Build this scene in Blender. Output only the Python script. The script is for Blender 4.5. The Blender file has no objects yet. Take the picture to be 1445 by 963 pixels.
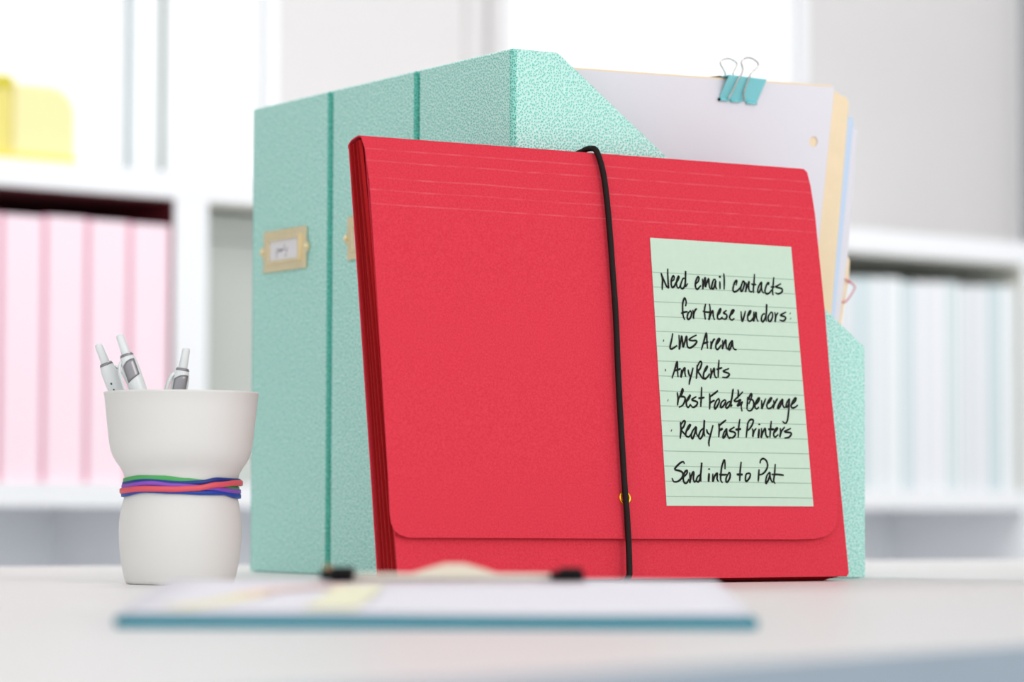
import bpy, bmesh, math, random
from mathutils import Matrix, Vector

# ------------------------------------------------------------------ camera, world, lights, exposure
scene = bpy.context.scene
COL = scene.collection
cam_data = bpy.data.cameras.new('camera')
cam = bpy.data.objects.new('camera', cam_data)
COL.objects.link(cam)
scene.camera = cam
cam_data.sensor_width = 36.0
cam_data.lens = 4249.9 * 36.0 / 1445.0
cam_data.clip_start = 0.02
cam_data.clip_end = 60
cam.location = (0, 0, 0.04437)
cam.rotation_mode = 'XYZ'
cam.matrix_world = (Matrix.Translation((0, 0, 0.04437)) @ Matrix.Rotation(math.pi/2 + 0.05537, 4, 'X')
                    @ Matrix.Rotation(0.00298, 4, 'Z'))
cam_data.dof.use_dof = True
cam_data.dof.focus_distance = 1.775
cam_data.dof.aperture_fstop = 6.2

world = bpy.data.worlds.new('daylight')
scene.world = world
world.use_nodes = True
bg = world.node_tree.nodes['Background']
bg.inputs[0].default_value = (0.97, 0.985, 1.0, 1)
bg.inputs[1].default_value = 1.25

def area(name, loc, target, sx, sy, power, color=(1, 1, 1)):
    d = bpy.data.lights.new(name, 'AREA')
    d.shape = 'RECTANGLE'; d.size = sx; d.size_y = sy; d.energy = power; d.color = color
    o = bpy.data.objects.new(name, d); COL.objects.link(o)
    o.location = loc
    o.rotation_euler = (Vector(target) - Vector(loc)).to_track_quat('-Z', 'Y').to_euler()
    return o
area('softbox_key', (1.7, -0.3, 1.15), (0.0, 1.8, 0.15), 0.9, 0.9, 11, (1, 0.985, 0.97))

area('back_fill_left', (-0.6, 2.95, 1.92), (-0.4, 3.7, 0.0), 1.2, 0.9, 36, (1, 0.99, 0.98))  # added fill to brighten the bookcase and binders, no real fixture
area('back_fill_right', (1.2, 3.3, 1.92), (1.3, 5.2, 0.2), 1.2, 1.2, 36, (1, 0.98, 0.975))  # second added fill, lifts the right bookcase and back wall

vs = scene.view_settings
vs.view_transform = 'Standard'
vs.look = 'None'
vs.gamma = 1.0
vs.use_curve_mapping = False
vs.exposure = 0.0

# ------------------------------------------------------------------ helpers
def lin(r, g, b):
    f = lambda c: (c/255/12.92) if c/255 <= 0.04045 else ((c/255 + 0.055)/1.055)**2.4
    return (f(r), f(g), f(b), 1)

def mat(name, color, rough=0.5, metal=0.0, spec=0.5, bump=None, noise=None, coat=0.0):
    m = bpy.data.materials.new(name); m.use_nodes = True
    nt = m.node_tree; p = nt.nodes['Principled BSDF']
    p.inputs['Base Color'].default_value = color
    p.inputs['Roughness'].default_value = rough
    p.inputs['Metallic'].default_value = metal
    p.inputs['Specular IOR Level'].default_value = spec
    p.inputs['Coat Weight'].default_value = coat
    tc = nt.nodes.new('ShaderNodeTexCoord')
    if noise:
        sc, amt = noise
        n = nt.nodes.new('ShaderNodeTexNoise'); n.inputs['Scale'].default_value = sc; n.inputs['Detail'].default_value = 3
        nt.links.new(tc.outputs['Object'], n.inputs['Vector'])
        r = nt.nodes.new('ShaderNodeValToRGB')
        r.color_ramp.elements[0].position = 0.3; r.color_ramp.elements[1].position = 0.7
        r.color_ramp.elements[0].color = tuple(c*(1-amt) for c in color[:3]) + (1,)
        r.color_ramp.elements[1].color = tuple(min(1, c*(1+amt)) for c in color[:3]) + (1,)
        nt.links.new(n.outputs['Fac'], r.inputs['Fac']); nt.links.new(r.outputs['Color'], p.inputs['Base Color'])
    if bump:
        sc, st, dist = bump
        n = nt.nodes.new('ShaderNodeTexNoise'); n.inputs['Scale'].default_value = sc
        nt.links.new(tc.outputs['Object'], n.inputs['Vector'])
        b = nt.nodes.new('ShaderNodeBump'); b.inputs['Strength'].default_value = st; b.inputs['Distance'].default_value = dist
        nt.links.new(n.outputs['Fac'], b.inputs['Height']); nt.links.new(b.outputs['Normal'], p.inputs['Normal'])
    return m

def leather(name, dot, ground, scale=620, rough=0.25):
    """embossed pebbled paper: small glossy raised pebbles on a paler ground"""
    m = bpy.data.materials.new(name); m.use_nodes = True
    nt = m.node_tree; p = nt.nodes['Principled BSDF']
    tc = nt.nodes.new('ShaderNodeTexCoord')
    v = nt.nodes.new('ShaderNodeTexVoronoi'); v.inputs['Scale'].default_value = scale
    v.voronoi_dimensions = '2D'
    v.inputs['Randomness'].default_value = 0.9
    sp = nt.nodes.new('ShaderNodeSeparateXYZ'); nt.links.new(tc.outputs['Object'], sp.inputs[0])
    ad = nt.nodes.new('ShaderNodeMath'); ad.operation = 'SUBTRACT'      # unroll the folded board: depth and width run on round the corner
    nt.links.new(sp.outputs['X'], ad.inputs[0]); nt.links.new(sp.outputs['Y'], ad.inputs[1])
    cb = nt.nodes.new('ShaderNodeCombineXYZ'); nt.links.new(ad.outputs[0], cb.inputs[0]); nt.links.new(sp.outputs['Z'], cb.inputs[1])
    nt.links.new(cb.outputs[0], v.inputs['Vector'])
    r = nt.nodes.new('ShaderNodeValToRGB')
    e = r.color_ramp.elements
    e[0].position = 0.14; e[0].color = dot
    e[1].position = 0.42; e[1].color = ground
    nt.links.new(v.outputs['Distance'], r.inputs['Fac'])
    nt.links.new(r.outputs['Color'], p.inputs['Base Color'])
    b = nt.nodes.new('ShaderNodeBump'); b.inputs['Strength'].default_value = 0.75
    b.inputs['Distance'].default_value = 0.0008; b.invert = True
    nt.links.new(v.outputs['Distance'], b.inputs['Height'])
    nt.links.new(b.outputs['Normal'], p.inputs['Normal'])
    p.inputs['Roughness'].default_value = rough
    p.inputs['Specular IOR Level'].default_value = 0.6
    return m

class MB:
    """collects shapes in a local frame"""
    def __init__(s): s.v = []; s.f = []
    def add(s, vs, fs):
        o = len(s.v); s.v += [tuple(p) for p in vs]; s.f += [tuple(i+o for i in f) for f in fs]; return s
    def box(s, x0, x1, y0, y1, z0, z1):
        return s.add([(x0,y0,z0),(x1,y0,z0),(x1,y1,z0),(x0,y1,z0),(x0,y0,z1),(x1,y0,z1),(x1,y1,z1),(x0,y1,z1)],
                     [(3,2,1,0),(4,5,6,7),(0,1,5,4),(1,2,6,5),(2,3,7,6),(3,0,4,7)])
    def prism(s, poly_a, poly_b):
        n = len(poly_a)
        fs = [tuple(range(n))[::-1], tuple(range(n, 2*n))]
        fs += [(i, (i+1) % n, n+(i+1) % n, n+i) for i in range(n)]
        return s.add(list(poly_a)+list(poly_b), fs)
    def tube(s, pts, rad, closed=False, seg=10, flat=None, caps=True):
        pts = [Vector(p) for p in pts]; n = len(pts); vs = []
        up = None
        for i, p in enumerate(pts):
            a = pts[(i-1) % n] if (closed or i > 0) else p
            b = pts[(i+1) % n] if (closed or i < n-1) else p
            t = (b-a).normalized()
            if up is None:
                up = Vector((0, 0, 1)) if abs(t.z) < 0.9 else Vector((1, 0, 0))
            side = t.cross(up).normalized(); up = side.cross(t).normalized()
            r = rad[i] if isinstance(rad, (list, tuple)) else rad
            fw, fh = flat if flat else (1, 1)
            for k in range(seg):
                w = 2*math.pi*k/seg
                vs.append(p + side*math.cos(w)*r*fw + up*math.sin(w)*r*fh)
        fs = []
        for i in range(n if closed else n-1):
            j = (i+1) % n
            for k in range(seg):
                l = (k+1) % seg
                fs.append((i*seg+k, i*seg+l, j*seg+l, j*seg+k))
        if not closed and caps:
            fs.append(tuple(range(seg))); fs.append(tuple(range((n-1)*seg, n*seg))[::-1])
        return s.add(vs, fs)
    def lathe(s, prof, seg=64, warp=None, center=(0, 0, 0)):
        vs = []; n = len(prof)
        for (r, z) in prof:
            for k in range(seg):
                w = 2*math.pi*k/seg
                rr, zz = (r, z) if warp is None else warp(r, z, w)
                vs.append((center[0]+rr*math.cos(w), center[1]+rr*math.sin(w), center[2]+zz))
        fs = [(i*seg+k, i*seg+(k+1) % seg, (i+1)*seg+(k+1) % seg, (i+1)*seg+k) for i in range(n-1) for k in range(seg)]
        fs.append(tuple(range(seg))[::-1]); fs.append(tuple(range((n-1)*seg, n*seg)))
        return s.add(vs, fs)
    def ribbon(s, pts, width, plane=('x', 'z'), y=0.0, lift=0.0):
        """flat stroke in the local x-z plane, facing -y"""
        n = len(pts); vs = []
        for i in range(n):
            a = pts[max(0, i-1)]; b = pts[min(n-1, i+1)]
            dx, dz = b[0]-a[0], b[1]-a[1]; l = math.hypot(dx, dz) or 1e-9
            nx, nz = -dz/l, dx/l
            w = (width[i] if isinstance(width, list) else width)/2
            yy = y(pts[i]) if callable(y) else y
            vs += [(pts[i][0]+nx*w, yy, pts[i][1]+nz*w), (pts[i][0]-nx*w, yy, pts[i][1]-nz*w)]
        return s.add(vs, [(2*i, 2*i+1, 2*i+3, 2*i+2) for i in range(n-1)])

def mesh_obj(name, mb, material, shift=(0, 0, 0), smooth=False, bevel=0.0, fix=True):
    me = bpy.data.meshes.new(name)
    sh = Vector(shift)
    me.from_pydata([tuple(Vector(p)-sh) for p in mb.v], [], mb.f)
    if fix:
        bm = bmesh.new(); bm.from_mesh(me)
        bmesh.ops.recalc_face_normals(bm, faces=bm.faces)
        bm.to_mesh(me); bm.free()
    me.materials.append(material)
    if smooth:
        for p in me.polygons: p.use_smooth = True
    o = bpy.data.objects.new(name, me); COL.objects.link(o)
    if bevel:
        b = o.modifiers.new('bevel', 'BEVEL'); b.width = bevel; b.segments = 2; b.limit_method = 'ANGLE'; b.angle_limit = math.radians(40)
        if not smooth:
            for p in me.polygons: p.use_smooth = True
        w = o.modifiers.new('wn', 'WEIGHTED_NORMAL'); w.keep_sharp = True
    return o

def tag(o, label=None, cat=None, group=None, kind=None):
    if label: o['label'] = label
    if cat: o['category'] = cat
    if group: o['group'] = group
    if kind: o['kind'] = kind
    return o

class Thing:
    """an Empty at the thing's base (frame F, local base point) that parents its parts"""
    def __init__(s, name, F, base=(0, 0, 0), label=None, cat=None, group=None, kind=None):
        s.base = Vector(base); s.root = bpy.data.objects.new(name, None); COL.objects.link(s.root)
        s.root.empty_display_size = 0.02
        s.root.matrix_world = F @ Matrix.Translation(s.base)
        tag(s.root, label, cat, group, kind)
    def part(s, name, mb, material, parent=None, smooth=False, bevel=0.0, label=None, fix=True):
        o = mesh_obj(name, mb, material, s.base, smooth, bevel, fix)
        o.parent = parent or s.root
        if label: o['label'] = label
        return o

def solo(name, F, mb, material, label=None, cat=None, group=None, kind=None, base=None, smooth=False, bevel=0.0, fix=True):
    if base is None:
        xs = [p[0] for p in mb.v]; ys = [p[1] for p in mb.v]; zs = [p[2] for p in mb.v]
        base = ((min(xs)+max(xs))/2, (min(ys)+max(ys))/2, min(zs))
    o = mesh_obj(name, mb, material, base, smooth, bevel, fix)
    o.matrix_world = F @ Matrix.Translation(base)
    tag(o, label, cat, group, kind)
    return o

def copy_thing(root, F, base):
    def rec(o, parent):
        c = o.copy(); COL.objects.link(c)
        if parent is not None: c.parent = parent
        for ch in list(o.children): rec(ch, c)
        return c
    r = rec(root, None)
    r.matrix_world = F @ Matrix.Translation(base)
    return r

def smoothpath(pts, n=5, closed=False):
    """Catmull-Rom"""
    P = [Vector(p) for p in pts]; out = []
    m = len(P)
    if m < 3 and not closed:
        return [P[0].lerp(P[1], t/n) for t in range(n+1)]
    rng = m if closed else m-1
    for i in range(rng):
        p0 = P[(i-1) % m] if (closed or i > 0) else P[i]*2-P[i+1]
        p1 = P[i]; p2 = P[(i+1) % m]
        p3 = P[(i+2) % m] if (closed or i+2 < m) else P[i+1]*2-P[i]
        for k in range(n):
            t = k/n
            out.append(0.5*((2*p1)+(p2-p0)*t+(2*p0-5*p1+4*p2-p3)*t*t+(3*p1-p0-3*p2+p3)*t**3))
    if not closed: out.append(P[-1])
    return out

# ------------------------------------------------------------------ frames
I4 = Matrix.Identity(4)
def frame(o, x, y, z):
    M = Matrix.Identity(4)
    for i, a in enumerate((x, y, z)):
        for j in range(3): M[j][i] = a[j]
    for j in range(3): M[j][3] = o[j]
    return M
FW = 0.11194                                   # width of one magazine file
F_FILE = frame((-0.0003, 1.79473, 0), (0.8434, 0.5372, 0), (-0.5372, 0.8434, 0), (0, 0, 1))
_r = Vector((0.84364, 0.5369, 0)).normalized(); _u = Vector((-0.0862, 0.1354, 0.987)).normalized()
_n = _r.cross(_u)
F_FOLD = frame((-0.0630, 1.6873, 0.0029), _r, -_n, _u)
F_CASE = frame((-0.6152, 3.6, 0), (0.7861, 0.6181, 0), (-0.6181, 0.7861, 0), (0, 0, 1))

# ------------------------------------------------------------------ materials
M = {}
M['white_paint'] = mat('white paint', lin(238, 240, 243), 0.5, noise=(4, 0.01))
M['wall'] = mat('wall paint', lin(210, 208, 208), 0.85, noise=(3, 0.015))
M['floor'] = mat('pale floor', lin(196, 196, 196), 0.4, noise=(2, 0.04))
M['ceiling'] = mat('ceiling paint', lin(236, 236, 236), 0.9)
M['desk'] = mat('white laminate', lin(229, 227, 226), 0.42, spec=0.3, noise=(1.5, 0.01))
M['desk_edge_shade'] = mat('edge strip in painted blue grey shade', lin(146, 160, 173), 0.5, noise=(20, 0.02))  # shade on the white front face put into the colour
M['grey_metal'] = mat('grey painted metal', lin(160, 163, 166), 0.4, 0.3)
M['gasket'] = mat('grey green gasket', lin(104, 118, 112), 0.6)
M['gasket_pale'] = mat('pale grey gasket', lin(186, 198, 202), 0.6)
M['sage'] = mat('sage grey shade', lin(226, 226, 216), 0.7, noise=(5, 0.03))  # colour stands in for shade inside the bookcase
M['maroon'] = mat('dark maroon shade', lin(92, 8, 22), 0.7, noise=(5, 0.03))  # shade and pink bounce above the binders put into the colour
M['slate'] = mat('blue grey board', lin(238, 240, 245), 0.7)
M['red'] = None
M['leather'] = leather('pebbled mint paper', lin(100, 208, 190), lin(202, 246, 236))
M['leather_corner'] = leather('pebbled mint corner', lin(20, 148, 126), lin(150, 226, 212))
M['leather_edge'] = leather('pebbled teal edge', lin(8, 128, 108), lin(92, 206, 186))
M['leather_in'] = mat('mint liner paper', lin(150, 214, 200), 0.7, noise=(60, 0.03))
M['brass'] = mat('pale brass', lin(240, 226, 186), 0.3, 0.6, noise=(80, 0.05))
M['card'] = mat('white card', lin(232, 230, 232), 0.8)
M['paper'] = mat('white paper', lin(234, 231, 238), 0.85, noise=(30, 0.006))
M['manila'] = mat('manila card', lin(248, 226, 190), 0.8, noise=(90, 0.02))
M['bluepaper'] = mat('pale blue paper', lin(214, 226, 244), 0.85)
M['note'] = mat('mint note paper', lin(200, 222, 202), 0.85, noise=(250, 0.015))
M['ink'] = mat('black ink', lin(16, 17, 15), 0.6, spec=0.2)
M['rule'] = mat('grey green rule print', lin(156, 180, 162), 0.85, spec=0.1)
M['pencil'] = mat('grey pencil', lin(120, 118, 128), 0.8, spec=0.1)
M['cord'] = mat('black brown elastic', lin(22, 8, 6), 0.6, spec=0.25, bump=(1500, 0.4, 0.0003))
M['cup'] = mat('matt white plastic', lin(229, 228, 224), 0.6, spec=0.25, noise=(12, 0.01))
M['clipteal'] = mat('aqua enamel', lin(132, 216, 222), 0.35, coat=0.15, noise=(60, 0.02))
M['black'] = mat('black enamel', lin(6, 6, 7), 0.5, spec=0.12)
M['wire'] = mat('nickel wire', lin(200, 196, 190), 0.22, 1.0)
M['pinkwire'] = mat('coral coated wire', lin(226, 130, 138), 0.35)
M['boardteal'] = mat('teal board', lin(0, 132, 150), 0.6, spec=0.2, noise=(40, 0.03))
M['pen'] = mat('white pen plastic', lin(232, 236, 236), 0.28)
M['pengrey'] = mat('grey satin grip', lin(150, 148, 152), 0.3, 0.6)
M['dark'] = mat('dark recess', lin(60, 60, 66), 0.5)
M['pink'] = mat('pale pink board', lin(250, 226, 236), 0.6, noise=(6, 0.012))
M['pinkedge'] = mat('rose pink board', lin(236, 168, 190), 0.6)
M['yellow'] = mat('pale yellow plastic', lin(238, 229, 168), 0.4)
M['yellow2'] = mat('mustard yellow plastic', lin(222, 206, 84), 0.4)
M['greybox'] = mat('grey board box', lin(190, 195, 190), 0.7, noise=(5, 0.02))

def red_paper(name, color, speck, scored):
    m = bpy.data.materials.new(name); m.use_nodes = True
    nt = m.node_tree; p = nt.nodes['Principled BSDF']; N = nt.nodes.new; L = nt.links.new
    p.inputs['Roughness'].default_value = 0.75; p.inputs['Specular IOR Level'].default_value = 0.25
    tc = N('ShaderNodeTexCoord')
    n = N('ShaderNodeTexNoise'); n.inputs['Scale'].default_value = 900; n.inputs['Detail'].default_value = 3
    L(tc.outputs['Object'], n.inputs['Vector'])
    r = N('ShaderNodeValToRGB'); r.color_ramp.elements[0].position = 0.3; r.color_ramp.elements[1].position = 0.72
    r.color_ramp.elements[0].color = color; r.color_ramp.elements[1].color = speck
    L(n.outputs['Fac'], r.inputs['Fac']); out = r.outputs['Color']
    bmp = N('ShaderNodeBump'); bmp.inputs['Strength'].default_value = 0.25; bmp.inputs['Distance'].default_value = 0.0003
    L(n.outputs['Fac'], bmp.inputs['Height'])
    if scored:                                  # pressed score lines across the top of the flap, worn paler
        sep = N('ShaderNodeSeparateXYZ'); L(tc.outputs['Object'], sep.inputs[0])
        wav = N('ShaderNodeTexNoise'); wav.inputs['Scale'].default_value = 26; L(tc.outputs['Object'], wav.inputs['Vector'])
        wear = N('ShaderNodeTexNoise'); wear.inputs['Scale'].default_value = 70; L(tc.outputs['Object'], wear.inputs['Vector'])
        zz = N('ShaderNodeMath'); zz.operation = 'MULTIPLY_ADD'; L(wav.outputs['Fac'], zz.inputs[0]); zz.inputs[1].default_value = 0.0014
        L(sep.outputs['Z'], zz.inputs[2])
        acc = None
        for v in scored:
            a = N('ShaderNodeMath'); a.operation = 'SUBTRACT'; L(zz.outputs[0], a.inputs[0]); a.inputs[1].default_value = v + 0.0007
            b = N('ShaderNodeMath'); b.operation = 'ABSOLUTE'; L(a.outputs[0], b.inputs[0])
            c = N('ShaderNodeMapRange'); c.inputs['From Min'].default_value = 0.0007; c.inputs['From Max'].default_value = 0.0001
            L(b.outputs[0], c.inputs['Value'])
            if acc is None: acc = c.outputs[0]
            else:
                d = N('ShaderNodeMath'); d.operation = 'MAXIMUM'; L(acc, d.inputs[0]); L(c.outputs[0], d.inputs[1]); acc = d.outputs[0]
        wr = N('ShaderNodeMapRange'); wr.inputs['From Min'].default_value = 0.4; wr.inputs['From Max'].default_value = 0.7
        wr.inputs['To Min'].default_value = 0.03; wr.inputs['To Max'].default_value = 0.17; L(wear.outputs['Fac'], wr.inputs['Value'])
        mu = N('ShaderNodeMath'); mu.operation = 'MULTIPLY'; L(acc, mu.inputs[0]); L(wr.outputs[0], mu.inputs[1])
        mx = N('ShaderNodeMix'); mx.data_type = 'RGBA'; L(mu.outputs[0], mx.inputs['Factor'])
        L(out, mx.inputs['A']); mx.inputs['B'].default_value = lin(246, 170, 172); out = mx.outputs['Result']
    L(out, p.inputs['Base Color']); L(bmp.outputs['Normal'], p.inputs['Normal'])
    return m
M['red'] = red_paper('red card', lin(216, 46, 64), lin(226, 60, 77), None)
M['redflap'] = red_paper('red card scored', lin(216, 46, 64), lin(226, 60, 77), (0.2505, 0.2435, 0.2335, 0.2262, 0.2178))
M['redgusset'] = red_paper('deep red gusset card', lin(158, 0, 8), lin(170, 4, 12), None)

def glass(name):
    m = bpy.data.materials.new(name); m.use_nodes = True
    nt = m.node_tree; nt.nodes.remove(nt.nodes['Principled BSDF'])
    o = nt.nodes['Material Output']
    t = nt.nodes.new('ShaderNodeBsdfTransparent'); g = nt.nodes.new('ShaderNodeBsdfGlossy'); g.inputs['Roughness'].default_value = 0.05
    f = nt.nodes.new('ShaderNodeFresnel'); f.inputs['IOR'].default_value = 1.3
    x = nt.nodes.new('ShaderNodeMixShader')
    nt.links.new(f.outputs[0], x.inputs[0]); nt.links.new(t.outputs[0], x.inputs[1]); nt.links.new(g.outputs[0], x.inputs[2])
    nt.links.new(x.outputs[0], o.inputs['Surface'])
    return m
M['glass'] = glass('window glass')
# ------------------------------------------------------------------ the room
FZ = -0.74; CZ = 1.95
solo('floor', I4, MB().box(-4.5, 6.5, -2.0, 8.2, FZ-0.05, FZ), M['floor'], kind='structure')
solo('ceiling', I4, MB().box(-4.5, 6.5, 0.6, 8.2, CZ, CZ+0.05), M['ceiling'], kind='structure')
solo('light_block_left', I4, MB().box(-2.35, -2.30, 0.6, 8.2, FZ, CZ), M['wall'], kind='structure')  # unseen wall added to cut the sky light from the left
WY = 0.34                                       # the wall stands just behind the bookcases (case frame)
W1 = (-1.7, 0.622); W2 = (1.03, 1.66); W3 = (2.165, 3.4); WB, WT = 0.36, 1.72
wm = MB()
def wallbox(x0, x1, z0, z1): wm.box(x0, x1, WY, WY+0.015, z0, z1)
edges = [-3.2, W1[0], W1[1], W2[0], W2[1], W3[0], W3[1], 5.0]
for i in range(0, 8, 2): wallbox(edges[i], edges[i+1], WB, WT)
wallbox(-3.2, 5.0, FZ, WB); wallbox(-3.2, 5.0, WT, CZ)
solo('wall_back', F_CASE, wm, M['wall'], kind='structure')

def window(name, a, b, mullions):
    t = Thing(name, F_CASE, ((a+b)/2, WY, WB), kind='structure')
    fw = 0.02; y0, y1 = WY-0.004, WY+0.010
    f = MB()
    f.box(a, b, y0, y1, WT-fw, WT); f.box(a, b, y0, y1, WB, WB+fw)
    f.box(a, a+fw, y0, y1, WB+fw, WT-fw); f.box(b-fw, b, y0, y1, WB+fw, WT-fw)
    t.part('window_frame', f, M['white_paint'])
    for m0, m1 in mullions:
        mm = t.part('mullion', MB().box(m0+0.008, m0+0.047, y0, y1, WB+fw, WT-fw).box(m0+0.058, m1, y0, y1, WB+fw, WT-fw), M['white_paint'])
        t.part('gasket', MB().box(m0, m0+0.008, WY, y1, WB+fw, WT-fw), M['gasket_pale'], parent=mm, label='pale grey gasket strip')
        t.part('gasket', MB().box(m0+0.0471, m0+0.0579, y0-0.0005, y1, WB+fw, WT-fw), M['gasket'], parent=mm, label='grey green gasket strip')
    xs = [a+fw] + [q for mm in mullions for q in mm] + [b-fw]
    for i in range(0, len(xs), 2):
        t.part('pane', MB().box(xs[i], xs[i+1], WY+0.003, WY+0.006, WB+fw, WT-fw), M['glass'])
    return t
window('window_1', W1[0], W1[1], [(-0.75, -0.656), (0.379, 0.473)])
window('window_2', W2[0], W2[1], [])
window('window_3', W3[0], W3[1], [(2.7, 2.794)])
# side casing of the middle window and of the right window
solo('trim_1', F_CASE, MB().box(0.957, 0.985, WY-0.012, WY, WB, WT).box(1.0, 1.028, WY-0.012, WY, WB, WT), M['wall'], kind='structure')
solo('trim_2', F_CASE, MB().box(2.163, 2.19, WY-0.05, WY-0.013, WB, WT), M['grey_metal'], kind='structure')

# ------------------------------------------------------------------ desk
t = Thing('desk', I4, (0.3, 1.6, FZ), 'long white laminate desk with a front edge in painted blue grey shade, carrying all the stationery', 'desk')
top = [(-0.95, -0.35), (1.75, 2.90-0.006), (1.75, 3.387), (-0.95, 1.912)]
def xyz(poly, z): return [(x, y, z) for x, y in poly]
t.part('desktop', MB().prism(xyz(top, -0.028), xyz(top, 0)), M['desk'])
# strip on the near edge, shade of the white face put into its colour
a, b = Vector(top[0]), Vector(top[1]); nrm = Vector((b-a).yx).normalized(); nrm = Vector((nrm.x, -nrm.y))
q0, q1 = a+nrm*0.0015, b+nrm*0.0015
t.part('edge_shade', MB().prism([(a.x, a.y, -0.029), (b.x, b.y, -0.029), (q1.x, q1.y, -0.029), (q0.x, q0.y, -0.029)],
                               [(a.x, a.y, -0.0004), (b.x, b.y, -0.0004), (q1.x, q1.y, -0.0004), (q0.x, q0.y, -0.0004)]), M['desk_edge_shade'], label='edge strip in painted blue grey shade')
for (lx, ly) in ((-0.85, 0.1), (1.6, 2.85), (1.6, 3.2), (-0.85, 1.85)):
    t.part('leg', MB().box(lx-0.025, lx+0.025, ly-0.025, ly+0.025, FZ, -0.028), M['grey_metal'], bevel=0.003)

# ------------------------------------------------------------------ bookcases
TB, TT = 0.4293, 0.4633                         # top board
SB, ST = 0.0443, 0.0733                         # middle shelf board
def bookcase(x0, x1, liner, label):  # liner: material of the added sheets whose colour stands in for shade
    t = Thing('bookcase', F_CASE, ((x0+x1)/2, 0.15, FZ), label, 'bookcase', 'white bookcases along the window wall')
    th = 0.0245; D = 0.30
    t.part('top_board', MB().box(x0, x1, 0, D, TB, TT), M['white_paint'], bevel=0.001)
    t.part('side_panel', MB().box(x0, x0+th, 0, D, FZ, TB), M['white_paint'])
    t.part('side_panel', MB().box(x1-th, x1, 0, D, FZ, TB), M['white_paint'])
    t.part('shelf_board', MB().box(x0+th, x1-th, 0, D-0.006, SB, ST), M['white_paint'])
    t.part('shelf_board', MB().box(x0+th, x1-th, 0.01, D-0.006, SB-0.36, SB-0.336), M['white_paint'])
    t.part('shelf_board', MB().box(x0+th, x1-th, 0, D-0.006, FZ+0.06, FZ+0.085), M['white_paint'])
    t.part('plinth', MB().box(x0+th, x1-th, 0.02, 0.04, FZ, FZ+0.06), M['white_paint'])
    t.part('back_panel', MB().box(x0+th, x1-th, D-0.006, D, FZ+0.085, TB), M['slate'], label='blue grey back panel')
    t.part('painted_shade', MB().box(x0+th, x1-th, 0.002, D-0.006, TB-0.003, TB).box(x0+th, x1-th, D-0.010, D-0.0061, ST, TB-0.003)
           .box(x0+th, x0+th+0.001, 0.002, D-0.010, ST, TB-0.003).box(x1-th-0.001, x1-th, 0.002, D-0.010, ST, TB-0.003), liner,  # added sheets, their colour carries the shade inside the case
           label=('maroon sheet painted as shade and pink bounce' if liner is M['maroon'] else 'sage grey sheet painted as shade'))
    return t
bookcase(-0.80, 0.2705, M['maroon'], 'white bookcase at the left, maroon shade painted inside above the pink binders')
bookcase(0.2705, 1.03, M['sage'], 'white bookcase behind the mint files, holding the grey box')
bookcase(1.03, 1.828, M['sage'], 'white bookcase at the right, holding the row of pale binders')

# pink binders (left bookcase)
def binder(t0, w, h, body, edge, name, label, cat, group, dep=0.24, y0=0.006, z0=ST):
    t = Thing(name, F_CASE, (t0+w/2, y0+dep/2, z0), label, cat, group)
    t.part('spine', MB().box(t0+0.0035, t0+w-0.0035, y0, y0+0.003, z0, z0+h), body, bevel=0.001)
    t.part('cover', MB().box(t0+0.0006, t0+0.0034, y0+0.0005, y0+dep, z0, z0+h), edge)
    t.part('cover', MB().box(t0+w-0.0034, t0+w-0.0006, y0+0.0005, y0+dep, z0, z0+h), edge)
    t.part('pages', MB().box(t0+0.005, t0+w-0.005, y0+0.006, y0+dep-0.008, z0+0.004, z0+h-0.008), M['paper'])
    return t
ordn = ['first', 'second', 'third', 'fourth', 'fifth', 'sixth', 'seventh', 'eighth', 'ninth', 'tenth', 'eleventh', 'twelfth', 'thirteenth']
base0 = 0.2455
for k in range(6):
    t0 = base0 - 0.0598*(k+1)
    lab = ['pink binder standing right against the bookcase post', 'pink binder second from the bookcase post',
           'pink binder third from the bookcase post, below the pale yellow box edge', 'pink binder fourth from the bookcase post, left of it the cut-off one',
           'pink binder cut off by the left edge of the photo', 'pink binder sixth from the bookcase post, farthest left'][k]
    binder(t0, 0.0590, 0.3225 + 0.001*((k*7) % 3), M['pink'], M['pinkedge'], 'ring_binder', lab, 'binder', 'pink binders in the left bookcase')

# pale books (right bookcase)
rng = random.Random(4)
x = 1.795; k = 0
pal = [lin(240, 244, 246), lin(220, 232, 236), lin(244, 244, 248), lin(228, 238, 240), lin(236, 238, 242), lin(214, 228, 232)]
palm = [mat('pale book cloth', c, 0.6) for c in pal]
edgm = mat('pale blue grey board', lin(196, 210, 214), 0.6)
desc = ['white', 'pale blue', 'off-white', 'very pale aqua', 'light grey', 'icy blue']
widths = [0.034, 0.028, 0.036, 0.030, 0.026, 0.034, 0.032, 0.028, 0.036, 0.030, 0.034, 0.028, 0.032]
for k in range(13):
    w = widths[k]; x -= w + 0.0008; ci = (k*5+k//3) % 6
    binder(x, w, 0.3205 - 0.0015*((k*5) % 4), palm[ci], edgm, 'slim_binder',
           desc[ci] + ' slim binder, ' + ordn[k] + ' from the right end of the right bookcase shelf', 'binder', 'pale binders in the right bookcase', dep=0.17, y0=0.008)

# grey box in the middle bookcase
t = Thing('storage_box', F_CASE, (0.45, 0.15, ST), 'tall plain grey storage box in the bookcase just left of the mint files', 'box')
t.part('body', MB().box(0.322, 0.62, 0.05, 0.28, ST, 0.385), M['greybox'], bevel=0.003)
t.part('lid', MB().box(0.320, 0.622, 0.047, 0.283, 0.385, 0.422), M['greybox'], bevel=0.003)

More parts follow.
